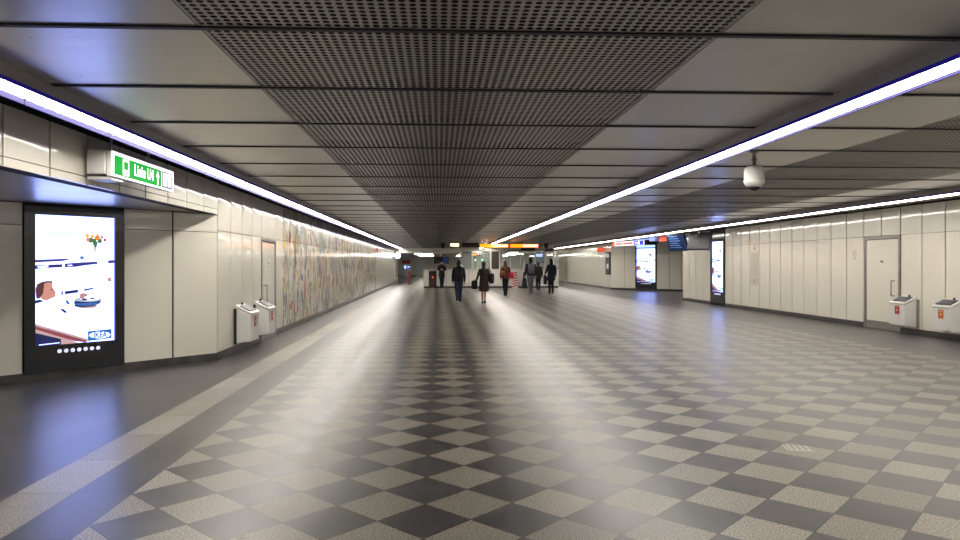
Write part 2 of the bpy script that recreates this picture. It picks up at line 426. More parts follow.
struct(b.build('wall_right', ['cream', 'backing']))
b = MB(); b.box(RX-.006, RX+.02, YB, DR0, 0, .12); b.box(RX-.006, RX+.02, DR1, 24.9, 0, .12); b.box(RX-.006, RX+.02, 26.27, 29.3, 0, .12); struct(b.build('baseboard_right', 'skirt'))
# right far run
b = MB(); ysf = frange(42.3, 57.2, 21)
wall_panels(b, RFX, ysf, -1, zj=2.2); wall_panels(b, RFX, [58.6, 59.3, 60, 61, 62, 64], -1, zj=2.2)
b.bowed((RFX, 57.2), (RFX, 58.6), 2.204, 2.86, (-1, 0), .003, 0)
b.box(RFX+.02, RFX+.2, 42.3, 57.2, 0, CZ+.3, 1); b.box(RFX+.02, RFX+.2, 58.6, 64, 0, CZ+.3, 1); b.box(RFX+.02, RFX+.2, 57.2, 58.6, 2.2, CZ+.3, 1); b.box(RFX+.1, RFX+.2, 57.2, 58.6, 0, 2.2, 1)
struct(b.build('wall_right_far', ['cream', 'backing']))
b = MB(); b.box(RFX-.006, RFX+.02, 42.3, 57.2, 0, .12); b.box(RFX-.006, RFX+.02, 58.6, 64, 0, .12); struct(b.build('baseboard_right_far', 'skirt'))
nR = (-.739, -.674)
b = MB(); angled(b, RECR, RECRd, nR, [(0, .95), (.95, 1.72), (1.72, 3.14), (3.14, 3.95), (3.95, 4.7), (4.7, 5.5), (5.5, 6.3), (6.3, 7.5), (7.5, 9)], (1.72, 3.14), zj=2.2, z1=2.86)
struct(b.build('wall_right_recess', ['cream', 'backing']))
b = MB(); p = RECR; q = RECR+RECRd*9; n = Vector(nR)
b.prism([tuple(v) for v in (p+n*.008, q+n*.008, q-n*.02, p-n*.02)], 0, .12, 'z'); struct(b.build('baseboard_right_recess', 'skirt'))
b = MB(); b.box(10.64, 18, 29.0, 46, CZ, CZ+.03); struct(b.build('ceiling', 'ceil'))
b = MB(); b.box(17.9, 18.1, 29, 46, 0, 3.2); struct(b.build('wall_right_passage', 'cream'))

# far concourse beyond the ceiling's end
b = MB(); b.box(-14, 18, YE+.02, YE+.3, 2.47, CZ+.3); struct(b.build('trim_3', 'far'))
b = MB()
for k in range(28): b.box(-14, 18, YE+.3+1.3*k, YE+.3+1.3*k+1.28, 2.62, 2.66)
struct(b.build('ceiling', 'ceil'))
b = MB(); b.box(-14, 18, YF, YF+.3, 0, 3.2); b.box(-14.2, -14, 60, YF, 0, 3.2); b.box(18, 18.2, 46, YF, 0, 3.2); b.box(-14, LX-.2, 59.9, 60.1, 0, 3.2); struct(b.build('wall_far', 'far'))
b = MB(); b.box(-14, 18, YF-.03, YF, 0, .14); struct(b.build('baseboard_far', 'skirt'))
b = MB(); b.box(-14, 18, YB-.2, YB, 0, 3.2); struct(b.build('wall_back', 'cream'))

# doors
def door(name, x, y0, y1, z1, s, kick, leaf=.0):
    """door in a wall plane x, facing s"""
    root = bpy.data.objects.new(name, None); COL.objects.link(root); root['kind'] = 'structure'; root.location = (x, y0, 0)
    W = y1-y0; t = .075
    f = MB(); a, c = sorted((s*.012, -s*.09))
    f.box(a, c, 0, t, 0, z1); f.box(a, c, W-t, W, 0, z1); f.box(a, c, t, W-t, z1-t, z1)
    f.build('door_frame', 'steel', root, bevel=.004)
    a, c = sorted((-s*.01, -s*.06))
    f = MB(); f.box(a, c, t+.008, W-t-.008, .01, z1-t-.008); f.build('door_leaf', 'cream', root, bevel=.003)
    if kick:
        a, c = sorted((-s*.001, -s*.0095)); f = MB(); f.box(a, c, t+.02, W-t-.02, .012, .20); f.build('kick_plate', 'steel', root)
    return root
dL = door('door_1', LX, DL0+.005, DL1-.005, 2.095, 1, True)
h = MB(); W = DL1-DL0
for z in (.75, 1.13): h.tube([(-.008, .20, z), (.07, .20, z)], .011)
h.tube([(.07, .20, .75), (.07, .20, 1.13)], .013); h.build('door_handle', 'steel', dL)
h = MB(); h.box(-.009, -.004, .55, .72, 1.45, 1.68); h.box(-.004, -.003, .57, .70, 1.56, 1.6, 1); h.box(-.004, -.003, .57, .70, 1.5, 1.52, 1); h.build('notice', ['white', 'steel'], dL)
dR = door('door_2', RX, DR0+.005, DR1-.005, 2.225, -1, True)
h = MB()
for z in (.83, 1.17): h.tube([(.008, .22, z), (-.075, .22, z)], .012)
h.tube([(-.075, .22, .83), (-.075, .22, 1.17)], .015); h.build('door_handle', 'steel', dR)
h = MB(); h.prism([(.60, 1.60), (.68, 1.645), (.73, 1.63), (.70, 1.60)], .002, .009, 'x'); h.build('latch_cover', 'blackmat', dR)
door('door_3', RFX, 57.205, 58.595, 2.195, -1, False)

# ------------------------------------------------------------------ ceiling light rows
def lamp(lips, label, group):
    t = thing('strip_light', label, 'ceiling light', (0, 0, CZ), 0, group)
    L = PITCH
    b = MB(); x0, x1 = -.11, .11
    b.box(x0, x1, .0, L-.002, -.085, .06); b.box(x0, x1, 0, L-.002, -.088, -.085)
    b.build('lamp_housing', 'alu', t)
    b = MB(); b.box(-.090, .090, .022, L-.024, -.108 if lips[1] != .007 else -.120, -.089); b.build('diffuser', 'tube', t)
    b = MB(); dl, dr = lips; b.box(-.112, -.097, .004, L-.006, -.108-dl, -.0885); b.box(.097, .112, .004, L-.006, -.108-dr, -.0885); b.build('fringe_lip', 'blue_fringe_glow', t)['label'] = 'thin added blue lip imitating the colour fringe of the lamp'  # added lips: blue glow imitates the fringe, deeper left lip shades the wall top
    return t
rows = [(-3.01, 'white fluorescent strip light in the row along the left wall'), (3.215, 'white fluorescent strip light in the middle row over the checkered floor'), (9.05, 'white fluorescent strip light in the row along the right wall')]
proto = None
for x, lab in rows:
    for i, s in enumerate(seams[1:-1]):
        if i == 0: proto = lamp({-3.01: (.042, .006), 3.215: (.006, .02), 9.05: (.006, .007)}[x], lab, ''); r = proto; r.location = (x, s, CZ)
        else: r = dup(proto, (x, s, CZ), label=lab)
        r['group'] = {-3.01: 'strip lights of the left ceiling row', 3.215: 'strip lights of the middle ceiling row', 9.05: 'strip lights of the right ceiling row'}[x]

# far ceiling lamps beyond
def mini(x, y, z, wx, wy, m, name, label, cat, group=None, h=.05):
    t = thing(name, label, cat, (x, y, z), 0, group)
    MB().box(-wx/2-.03, wx/2+.03, -wy/2-.03, wy/2+.03, 0, h).build('lamp_housing', 'alu', t)
    MB().box(-wx/2, wx/2, -wy/2, wy/2, -.02, -.001).build('diffuser', m, t)
    return t
M['e_far'] = mat('far_lamp', (1, 1, 1), .4, emit=(1, .97, .85), es=26)
k = 0
for y in (60, 68, 76, 84):
    for x in (-6, -1.5, 3, 7.5, 12):
        mini(x, y, 2.585, 1.8, .3, 'e_far', 'ceiling_light', 'pale flush ceiling lamp over the far hall beyond the kiosk', 'ceiling light', 'flush lamps of the far hall', .03)

# ------------------------------------------------------------------ advert screens
def advert_picture(root, x0, x1, z0, z1, yf):
    """poster shown on the backlit screen, drawn as thin coloured shapes"""
    cols = dict(w=(.56, .72, 1.75), shelf=(.05, .03, .22), brown=(.30, .07, .09), tan=(.62, .40, .40), navy=(.01, .015, .10), skin=(.72, .33, .26), hair=(.12, .04, .04),
                blue=(.05, .16, .50), pale=(.45, .55, .75), org=(.95, .28, .03), yel=(1, .62, .05), grn=(.08, .20, .06), red=(.8, .08, .05), pink=(.6, .25, .35), grey=(.72, .75, .75), food=(.55, .28, .25), logo=(.02, .16, .42))
    names = list(cols); mats = []
    for n_ in names:
        key = 'pic_'+n_
        if key not in M: M[key] = mat('screen_'+n_, tuple(c*.3 for c in cols[n_]), .3, emit=cols[n_], es=SCREEN_E if n_ == 'w' else (SCREEN_E*.36))
        mats.append(M[key])
    b = MB(); lay = [0]
    def uv(c, x, y):
        if c == 1: U = (x/6.75-10)/80.5; py = y/6.75+205
        else: U = (x/6-10)/80.5; py = y/6+275
        V = (py-214-3.4*U)/(131.8-7.5*U); U = min(max(U, 0), 1); V = min(max(V, 0), 1)
        return (x0+(x1-x0)*U, z1-(z1-z0)*V)
    def P(c, col, pts):
        lay[0] += 1; y = yf-.00025*lay[0]
        q = [uv(c, *p) for p in pts]
        area = sum(q[i][0]*q[(i+1) % len(q)][1]-q[(i+1) % len(q)][0]*q[i][1] for i in range(len(q)))
        if area < 0: q = q[::-1]
        b.poly([(a, y, z) for a, z in q], names.index(col))
    def E(c, col, cx, cy, rx, ry, n=18): P(c, col, [(cx+rx*math.cos(2*PI*k/n), cy+ry*math.sin(2*PI*k/n)) for k in range(n)])
    b.poly([(x0, yf, z0), (x1, yf, z0), (x1, yf, z1), (x0, yf, z1)], 0)
    P(1, 'shelf', [(68, 368), (270, 360), (298, 366), (250, 376), (68, 385)])
    P(1, 'shelf', [(68, 404), (245, 398), (245, 418), (160, 422), (68, 430)]); P(1, 'w', [(80, 410), (155, 405), (150, 418), (90, 424)])
    P(1, 'shelf', [(262, 394), (380, 386), (490, 382), (488, 398), (410, 406), (330, 417), (262, 420)]); P(1, 'w', [(280, 404), (312, 402), (312, 410), (282, 412)])
    P(1, 'shelf', [(566, 374), (610, 372), (610, 392), (566, 394)])
    E(1, 'pale', 380, 354, 17, 13); E(1, 'blue', 376, 357, 8, 8)
    P(1, 'grey', [(455, 250), (490, 250), (474, 322), (464, 322)]); P(1, 'grn', [(450, 245), (492, 245), (478, 290), (462, 270)])
    for cx, cy, r, c_ in [(440, 235, 18, 'grn'), (465, 240, 16, 'grn'), (505, 240, 16, 'grn'), (415, 205, 15, 'yel'), (420, 232, 13, 'org'), (452, 210, 14, 'yel'), (487, 218, 19, 'org'), (490, 200, 10, 'yel'), (520, 215, 11, 'pink'), (542, 233, 11, 'red'), (470, 245, 10, 'grn')]: E(1, c_, cx, cy, r, r)
    P(1, 'pink', [(562, 494), (590, 494), (590, 518), (562, 518)])
    # child at the table
    P(2, 'hair', [(62, 80), (72, 52), (100, 38), (140, 32), (162, 38), (150, 60), (120, 90), (100, 120), (84, 140), (66, 138)])
    P(2, 'skin', [(112, 48), (140, 40), (156, 48), (160, 70), (168, 88), (182, 104), (174, 112), (178, 124), (168, 134), (150, 140), (128, 152), (104, 148), (88, 132), (104, 110)])
    P(2, 'hair', [(148, 84), (166, 88), (166, 92), (148, 90)]); E(2, 'org', 172, 118, 7, 4)
    P(2, 'navy', [(60, 150), (84, 145), (112, 154), (90, 162), (60, 168)])
    P(2, 'shelf', [(210, 96), (220, 96), (220, 122), (212, 122)]); P(2, 'navy', [(230, 98), (312, 88), (312, 106), (232, 116)]); P(2, 'navy', [(348, 86), (405, 78), (408, 86), (350, 98)])
    E(2, 'tan', 370, 192, 62, 12); P(2, 'navy', [(286, 158), (462, 146), (450, 172), (415, 190), (340, 196), (292, 192)]); P(2, 'blue', [(290, 172), (440, 166), (420, 184), (340, 188), (294, 182)]); E(2, 'pale', 375, 150, 88, 14); E(2, 'w', 385, 146, 60, 9)
    E(2, 'food', 345, 122, 26, 12); E(2, 'food', 335, 135, 16, 9); E(2, 'hair', 352, 148, 20, 6); E(2, 'hair', 400, 144, 16, 5)
    P(2, 'blue', [(234, 150), (248, 152), (262, 172), (250, 178), (240, 170)]); P(2, 'navy', [(200, 200), (225, 206), (245, 224), (232, 230), (212, 214)])
    P(2, 'tan', [(60, 290), (380, 392), (350, 412), (60, 322)]); P(2, 'brown', [(60, 304), (375, 402), (355, 412), (290, 400), (60, 330)]); P(2, 'tan', [(60, 322), (320, 412), (212, 420), (60, 345)])
    P(2, 'navy', [(60, 344), (208, 385), (208, 418), (60, 432)]); P(2, 'w', [(80, 415), (200, 405), (200, 409), (80, 420)])
    # logo
    P(2, 'logo', [(372, 343), (524, 332), (524, 388), (372, 402)]); E(2, 'w', 448, 367, 68, 21, 30)
    o = b.build('advert_picture', mats, root)
    cx, cz = uv(2, 448, 367); w_ = uv(2, 512, 362)[0]-uv(2, 384, 370)[0]
    text('logo_lettering', 'IKEA', w_*.44, 'pic_navy', root, (cx, yf-.022, cz), ext=.0006, sx=.74, off=.022)
    text('headline', 'Willkommen', (x1-x0)*.072, 'pic_pale', root, (x0+(x1-x0)*.30, yf-.022, z1-(z1-z0)*.14), ext=.0006)
    return o
def advert(label, loc, rot, W, ztop, lit, header=False, discs=True):
    """local frame: +X to the viewer's right, faces -Y; lit = x0,x1,z0,z1"""
    t = thing('advertising_screen', label, 'advertising screen', loc, rot, None)
    x0, x1, z0, z1 = lit; d = .045
    b = MB(); b.box(-W/2, x0, 0, d, .10, ztop); b.box(x1, W/2, 0, d, .10, ztop); b.box(x0, x1, 0, d, .10, z0); b.box(x0, x1, 0, d, z1, ztop); b.box(x0, x1, .03, d, z0, z1)
    b.build('casing', 'black', t)
    advert_picture(t, x0+.004, x1-.004, z0+.004, z1-.004, .026)
    if discs:
        for k in range(7):
            c = MB(); c.cyl((0, 0), .027, 0, .006, 20); o = c.build('light_disc', 'knob', t); o.rotation_euler = (PI/2, 0, 0); o.location = (x0+(x1-x0)*(.285+.081*k), -.0005, z0-.085)
    if header:
        MB().box(x0, x1, -.004, 0, z1+.06, z1+.20).build('header_light', 'e_cool', t)
    return t
mid = RECL+RECLd*2.13; a = math.atan2(.739, .674)
p = mid+Vector(nL)*.03
advert('tall backlit advertising screen in the left recess, child at a table', (p.x, p.y, 0), math.atan2(.674*0+.739, .674), 1.28, 2.33, (-.51, .51, .46, 2.22))
mid = RECR+RECRd*2.43; p = mid+Vector(nR)*.03
advert('tall backlit advertising screen in the far right recess past the passage', (p.x, p.y, 0), math.atan2(-.739, .674), 1.42, 2.8, (-.62, .62, .50, 2.5), header=True)
advert('tall backlit advertising screen flush in the near right wall below hanging monitors', (RX-.02, 25.585, 0), -PI/2, 1.34, 2.84, (-.52, .52, .52, 2.42))

# ------------------------------------------------------------------ litter bins on the walls
def bin_(label, loc, rot, st, rail='blackmat', group=None):
    """local: back against y=0, sticks out to -Y"""
    t = thing('litter_bin', label, 'litter bin', loc, rot, group)
    w, d = .26, .27
    b = MB(); b.prism([(-d, .20), (0, .17), (0, .80), (-d, .665)], -w, w, 'x'); bb_ = b.build('bin_body', 'white', t, bevel=.012)
    b = MB(); b.prism([(-d-.015, .672), (0, .81), (0, .845), (-d-.015, .70)], -w-.012, w+.012, 'x'); bl = b.build('bin_lid', 'white', t, bevel=.008)
    b = MB(); b.prism([(-d*.86, .724), (-d*.22, .812), (-d*.22, .832), (-d*.86, .745)], -w*.8, w*.8, 'x'); b.build('bin_opening', 'lid', bl)
    b = MB(); b.box(-.075, .075, -d-.004, -d-.0005, .45, .63); b.box(-.045, .045, -d-.006, -d-.004, .595, .603, 1); b.box(-.02, .02, -d-.006, -d-.004, .52, .55, 1); b.build('sticker', [st, 'white'], bb_)['label'] = 'red and white sticker' if st == 'red' else 'orange and white sticker'
    b = MB(); b.box(-w-.035, -w+.01, -.02, .02, .15, .78); b.box(w-.01, w+.035, -.02, .02, .15, .78); b.build('mounting_rail', rail, t)
    b = MB(); b.tube([(.05, -d*.10, .81), (.05, -d*.10, .86)], .022); b.build('ashtray_cup', 'blackmat', bl)
    return t
bin_('white wall litter bin on the left wall, nearest the lit advertising recess', (LX+.03, 12.48, 0), PI/2, 'red')
bin_('white wall litter bin on the left wall, in front of the door', (LX+.03, 13.74, 0), PI/2, 'red')
bin_('white wall litter bin with red sticker beside the right wall door', (RX-.03, 14.94, 0), -PI/2, 'red', 'steel')
bin_('white wall litter bin with orange sticker at the right picture edge', (RX-.03, 13.60, 0), -PI/2, 'orange_st', 'steel')

# ------------------------------------------------------------------ green direction sign (left)
t = thing('direction_sign', 'green lit hanging direction sign reading Linie U4 by the left wall', 'sign', (-3.30, 7.12, 2.445))
L = 1.62; h_ = .262
b = MB(); b.box(-.055, -.004, 0, L, 0, h_); b.build('sign_box', 'white', t, bevel=.006)
b = MB(); b.box(-.24, -.06, -.02, .45, .02, h_-.0); b.build('ballast_box', 'white', t, bevel=.006)
b = MB(); b.box(-.25, -.02, .02, .30, -.035, -.002); b.build('lamp_cover', 'white', t, bevel=.004)
b = MB(); b.box(-.004, 0, .004, L-.004, .004, h_-.004, 0); b.box(0, .002, .05, L*.765, .026, h_-.04, 1); b.box(0, .002, L*.775, L-.045, .026, h_-.04, 2); b.build('sign_face', ['e_white', 'e_green', 'e_dark'], t)
R_ = (PI/2, 0, PI/2)
text('lettering', 'Linie U4', .175, 'e_white', t, (.004, .76, .125), R_, sx=.86)
b = MB()
b.prism([(1.12, .04), (1.145, .04), (1.145, .13), (1.175, .13), (1.1325, .20), (1.09, .13), (1.12, .13)], .002, .0035, 'x'); b.build('arrow', 'e_white', t); b = MB()
b.prism([(.24, .04), (.38, .04), (.38, .21), (.24, .21)], .002, .0035, 'x'); b.build('pictogram', 'e_white', t)
b = MB(); b.box(.0036, .0042, .258, .362, .10, .185); b.box(.0036, .0042, .27, .30, .06, .08); b.box(.0036, .0042, .325, .355, .06, .08); b.build('train_windows', 'e_green', t)
b = MB(); b.box(.002, .0035, 1.29, 1.38, .05, .20); b.build('pictogram', 'e_white', t); b = MB(); b.box(.002, .0035, 1.44, 1.47, .05, .20); b.box(.002, .0035, 1.41, 1.54, .17, .205); b.box(.002, .0035, 1.50, 1.53, .05, .15)
b.build('pictogram', 'e_white', t)
for y in (.05, .95): b = MB(); b.tube([(-.03, y, h_-.01), (-.03, y, CZ-2.435+.03)], .014); b.build('hanging_rod', 'alu', t)

# ------------------------------------------------------------------ dome cameras
def dome(loc, label, s=1.0, body='white'):
    t = thing('dome_camera', label, 'security camera', loc)
    r = .116*s
    b = MB(); b.lathe([(r*.45, .0), (r*.45, -.012*s), (r*.18, -.02*s), (r*.18, -.085*s), (r*.32, -.09*s), (r*.32, -.10*s), (r*.2, -.11*s), (r*.2, -.165*s)]); b.build('ceiling_mount', 'steel', t)
    b = MB(); b.lathe([(r*.3, -.165*s), (r*.75, -.178*s), (r*.95, -.20*s), (r, -.22*s), (r*1.02, -.345*s), (r*1.07, -.35*s), (r*1.04, -.365*s), (r*.9, -.40*s), (r*.62, -.425*s)]); b.build('camera_body', body, t)
    b = MB(); b.lathe([(r*.6, -.40*s)]+[(r*.58*math.cos(a*PI/16), -.425*s-.05*s*math.sin(a*PI/16)) for a in range(0, 8)]); b.build('dome_lens', 'black', t)
    return t
dome((3.77, 8.1, CZ), 'white dome security camera with black lens hanging from the ceiling at right')
dome((5.93, 38, CZ), 'small dark dome camera hanging near the orange signs, right of them', 1.0, 'blackmat')
dome((.22, 38, CZ), 'small dark dome camera hanging left of the orange signs', 1.0, 'blackmat')

# ------------------------------------------------------------------ hanging lit signs before the kiosk
def hsign(name, label, x, y, z0, z1, wd, parts, rot=0.0, group=None, rods=True):
    t = thing(name, label, 'sign', (x, y, z0), rot, group); h = z1-z0
    sb = MB().box(-wd/2, wd/2, 0, .12, 0, h).build('sign_box', 'blackmat', t, bevel=.005)
    b = MB(); ms = []
    for (a, c, lo, hi, m) in parts:
        if m not in ms: ms.append(m)
        k = .003+.0015*len(b.f)/6
        b.box(-wd/2+a*wd, -wd/2+c*wd, -k, -.0005, lo*h, hi*h, ms.index(m))
    b.build('sign_face', ms, sb)
    if rods:
        for x_ in (-wd*.35, wd*.35): q = MB(); q.tube([(x_, .06, h-.005), (x_, .06, CZ-z0+.02)], .012, 8); q.build('hanging_rod', 'alu', t)
    return t
blk = [(.02, .98, .08, .92, 'e_orange'), (.50, .60, .25, .75, 'e_yel'), (.62, .74, .25, .75, 'e_yel'), (.76, .82, .25, .75, 'e_white'), (.84, .95, .25, .75, 'e_yel')]
hsign('direction_sign', 'orange lit overhead sign, left one of the joined pair before the kiosk', 3.20, 40, 2.52, 2.755, 1.72, blk)
blk2 = [(.02, .98, .08, .92, 'e_orange'), (.46, .62, .25, .75, 'e_white'), (.64, .78, .25, .75, 'e_yel'), (.80, .96, .22, .78, 'e_white')]
hsign('direction_sign', 'orange lit overhead sign, right one of the joined pair before the kiosk', 4.96, 40, 2.52, 2.755, 1.72, blk2)
hsign('direction_sign', 'unlit black overhead sign box left of the orange signs', 1.82, 40, 2.56, 2.81, .98, [(.03, .97, .1, .9, 'blackmat')])
hsign('direction_sign', 'small pale yellow lit overhead sign left of the black one', .91, 40, 2.58, 2.79, .54, [(.04, .96, .1, .9, 'e_yel'), (.35, .42, .25, .75, 'e_dark')])
hsign('direction_sign', 'orange lit sign strip hanging in the far hall behind the kiosk', 2.5, 58, 2.30, 2.46, 1.5, [(.02, .98, .05, .95, 'e_orange'), (.3, .8, .3, .7, 'e_yel')])
hsign('direction_sign', 'dark narrow overhead sign with yellow symbols above the kiosk windows', 5.7, 44, 2.44, 2.60, .9, [(.02, .98, .05, .95, 'blackmat'), (.1, .2, .3, .7, 'brown'), (.4, .5, .3, .7, 'brown'), (.7, .85, .3, .7, 'brown')])
# passage signs at right
def psign(label, p, q, z0, z1, parts):
    p, q = Vector(p), Vector(q); d = q-p; c = (p+q)/2
    return hsign('direction_sign', label, c.x, c.y, z0, z1, d.length, parts, math.atan2(d.y, d.x))
psign('white lit direction sign with red writing and blue arrow over the right passage', (10.02, 39.6), (11.0, 36.0), 2.58, 2.86,
      [(0, .08, .05, .95, 'e_red'), (.08, .62, .05, .95, 'e_white'), (.12, .30, .3, .7, 'e_pink'), (.33, .60, .3, .7, 'e_pink'), (.63, .92, .05, .95, 'e_white'), (.64, .76, .15, .85, 'e_blue'), (.67, .80, .38, .62, 'e_white'), (.80, .90, .12, .88, 'e_blue')])
psign('orange red sign beside the hanging monitors over the right passage', (10.2, 31.6), (10.5, 30.2), 2.60, 2.84, [(.0, 1, .05, .95, 'e_red'), (.15, .85, .35, .6, 'e_red')])
# wall signs
t = thing('wall_sign', 'small orange red sign projecting from the far right wall', 'sign', (RFX, 44.2, 2.38))
MB().box(-.42, -.01, 0, .05, 0, .26).build('sign_box', 'e_red', t); MB().box(-.04, 0, -.03, .08, .04, .22).build('bracket', 'steel', t)
t = thing('wall_sign', 'small red and dark sign on the left wall past the mural', 'sign', (LX+.012, 39.8, 2.28))
MB().box(0, .05, 0, 1.1, 0, .24).build('sign_box', 'red', t); MB().box(.05, .055, .3, .8, .06, .18).build('symbol', 'white', t)
t = thing('display_case', 'narrow dark glazed display case on the far right wall', 'display case', (RFX-.012, 42.35, 0))
MB().box(-.06, 0, 0, 1.15, .92, 2.36).build('case_frame', 'blackmat', t); MB().box(-.066, -.061, .08, 1.07, 1.0, 2.28).build('glass_front', mat('case_glass', (.12, .13, .13), .1), t)
MB().box(-.068, -.0665, .3, .8, 1.3, 1.6).build('paper', 'white', t)
t = thing('round_sign', 'round blue white lit sign projecting from the left wall', 'sign', (LX+.012, 54.5, 2.25))
q = MB(); q.cyl((0, 0), .24, -.05, .05, 28); o = q.build('lit_disc', mat('round_lit', (.5, .6, 1), .4, emit=(.62, .75, 1), es=3), t); o.rotation_euler = (PI/2, 0, 0); o.location = (.32, 0, 0)
MB().box(0, .09, -.02, .02, -.03, .03).build('bracket', 'steel', t)
t = thing('wall_poster', 'narrow white and red poster panel on the left wall under the round sign', 'poster', (LX+.012, 54.6, .25))
MB().box(0, .05, 0, 2.1, 0, 1.55).build('frame', 'steel', t); MB().box(.05, .055, .08, 1.2, .08, 1.45).build('sheet', 'white', t); MB().box(.05, .0555, 1.25, 2.0, .3, 1.45).build('red_sheet', 'red', t)
# info sheets on right wall panels
t = thing('notice_sheet', 'tall pale printed timetable sheet on the right wall', 'notice', (RX-.012, 22.25, 0))
gs = mat('pale_print', (.50, .47, .42), .4); gs2 = mat('grey_print', (.36, .34, .32), .4)
b = MB(); b.box(-.003, 0, 0, .56, .86, 1.95)
b.build('sheet', mat('pale_sheet', (.58, .54, .46), .35), t)
b = MB(); b.box(-.0045, -.003, .04, .52, 1.90, 1.915, 0)
for k in range(9): b.box(-.0045, -.003, .08, .5, 1.82-.075*k, 1.85-.075*k, 0)
b.build('printed_lines', gs, t)
b = MB(); b.cyl((0, 0), .055, 0, .002, 20); o = b.build('round_symbol', gs2, t); o.rotation_euler = (0, PI/2, 0); o.location = (-.006, .28, 1.02)
t = thing('notice_sheet', 'small pale symbol sticker above the tall timetable sheet', 'notice', (RX-.012, 22.45, 2.04)); MB().box(-.002, 0, 0, .14, .10, .13).box(-.002, 0, .02, .12, 0, .07).build('symbol', gs2, t)
t = thing('no_smoking_sign', 'round pale red no smoking sticker left of the right wall door', 'sign', (RX-.012, 16.98, 1.83))
b = MB(); n_ = 28
for k in range(n_):
    a0, a1 = 2*PI*k/n_, 2*PI*(k+1)/n_
    b.add([(-.004, r*math.cos(a_), r*math.sin(a_)) for r, a_ in ((.085, a0), (.085, a1), (.068, a1), (.068, a0))], [(0, 1, 2, 3)])
b.add([(-.004, -.055, .045), (-.004, -.045, .055), (-.004, .055, -.045), (-.004, .045, -.055)], [(0, 1, 2, 3)])
pr = mat('faded_red', (.55, .22, .18), .4); b.build('ring', pr, t); MB().box(-.003, -.002, -.05, .05, -.012, .008).build('cigarette', gs2, t)
MB().box(-.0018, 0, -.1, .1, -.17, .1).build('sheet', 'cream', t); MB().box(-.004, -.002, -.04, .04, -.15, -.12).build('caption_strip', pr, t)

# hanging monitors
def monitor(label, loc, rot, m):
    t = thing('hanging_monitor', label, 'monitor', loc, rot, None)
    T = .33
    def tl(y, z): return (y*math.cos(T)-z*math.sin(T), y*math.sin(T)+z*math.cos(T))
    b = MB(); b.prism([tl(-.06, -.34), tl(.06, -.34), tl(.06, .34), tl(-.06, .34)], -.46, .46, 'x'); b.build('monitor_case', 'blackmat', t, bevel=.01)
    b = MB(); b.prism([tl(-.066, -.31), tl(-.061, -.31), tl(-.061, .31), tl(-.066, .31)], -.43, .43, 'x', 0)
    o = b.build('display', m, t)
    b = MB()
    for k in range(6): b.prism([tl(-.068, .25-.09*k), tl(-.0665, .25-.09*k), tl(-.0665, .28-.09*k), tl(-.068, .28-.09*k)], -.38, .1+.06*(k % 3), 'x')
    b.build('display_lines', mat('board_text', (.1, .2, .5), .4, emit=(.1, .2, .55), es=.08), o)
    b = MB(); b.tube([(0, .02, .2), (0, .02, CZ-loc[2]+.01)], .025); b.build('ceiling_bracket', 'steel', t)
    return t
M['e_board'] = mat('dim_blue_display', (.008, .015, .05), .25, emit=(.02, .05, .17), es=.3)
monitor('tilted hanging monitor with blue display over the right passage corner', (9.42, 26.9, 2.42), math.radians(-62), 'e_board')
monitor('dark hanging monitor turned away beside the blue one, near the right wall', (9.78, 25.5, 2.42), math.radians(128), 'black')

# ------------------------------------------------------------------ floor marking
t = thing('floor_sticker', 'small white striped sticker on the checkered floor at right', 'floor sticker', (3.03, 5.71, 0), math.radians(-12))
b = MB(); b.box(-.15, .15, -.13, -.10, 0, .0015); b.box(-.15, -.13, -.10, .10, 0, .0015)
for k in range(4): b.box(-.10+.065*k, -.075+.065*k, -.10, .09, 0, .0015)
o = b.build('stripes', mat('worn_white', (.5, .49, .45), .4), t); o.scale = (.72, .8, 1)

# ------------------------------------------------------------------ kiosk
KY = 45.5; KX0, KX1 = -1.02, 7.94
t = thing('station_kiosk', 'long white station kiosk with low wall and window band across the hall end', 'kiosk', (KX0, KY, 0))
W = KX1-KX0
b = MB()
xs = frange(0, W, 12)
for a, c in zip(xs, xs[1:]): b.box(a+.006, c-.006, 0, .05, .12, 1.2)
for y in frange(0, 4, 5)[:-1]: b.box(0, .05, y+.056, y+.84, .12, 1.2); b.box(W-.05, W, y+.056, y+.84, .12, 1.2)
b.build('low_wall', mat('kiosk_enamel', (.80, .77, .69), .25, coat=.3), t)
MB().box(.03, W-.03, .03, 4.0, 0, .12).box(.051, W-.051, .051, .08, .12, 1.19).build('plinth', 'skirt', t)
MB().box(-.03, W+.03, -.04, .45, 1.2, 1.25).build('counter_top', mat('kiosk_counter', (.75, .72, .64), .2), t, bevel=.01)
px = [1.52, 2.18, 3.43, 4.0, 4.66, 5.43, 5.62, 6.36, 7.02, 7.16]
px = [x-KX0 for x in px]
b = MB()
for x in (px[0]-.06, px[1]+.02, px[2], px[3]+.0, px[4]+.05, px[5], px[6], px[7], px[8]): MB().box(x-.035, x+.035, .05, .13, 1.25, 2.42).build('window_post', 'cream', t)
MB().box(7.14-KX0-.1, 7.62-KX0, .0, .14, 2.25, 2.86).build('column', mat('white_column', (.75, .73, .68), .3), t)
MB().box(7.62-KX0-.08, 7.62-KX0, .0, .14, 1.25, 2.25).build('column_jamb', 'white', t)
MB().box(7.04-KX0, 7.14-KX0, .0, .14, 1.25, 2.25).build('column_jamb', 'white', t)
MB().box(px[0]-.1, W+.0, .0, .2, 2.42, 2.60).build('lintel', mat('kiosk_lintel', (.50, .48, .43), .4), t)
edges = [(px[0], px[1]), (px[1]+.06, px[2]-.035), (px[3]+.035, px[4]+.01), (px[4]+.09, px[5]-.035), (px[6]+.035, px[7]-.035), (px[7]+.04, px[8]-.035), (7.15-KX0, 7.53-KX0), (7.64-KX0, W-.05)]
for a, c in edges: MB().box(a, c, .085, .095, 1.25, 2.25 if a > 8 else 2.42).build('window_pane', 'glass', t)
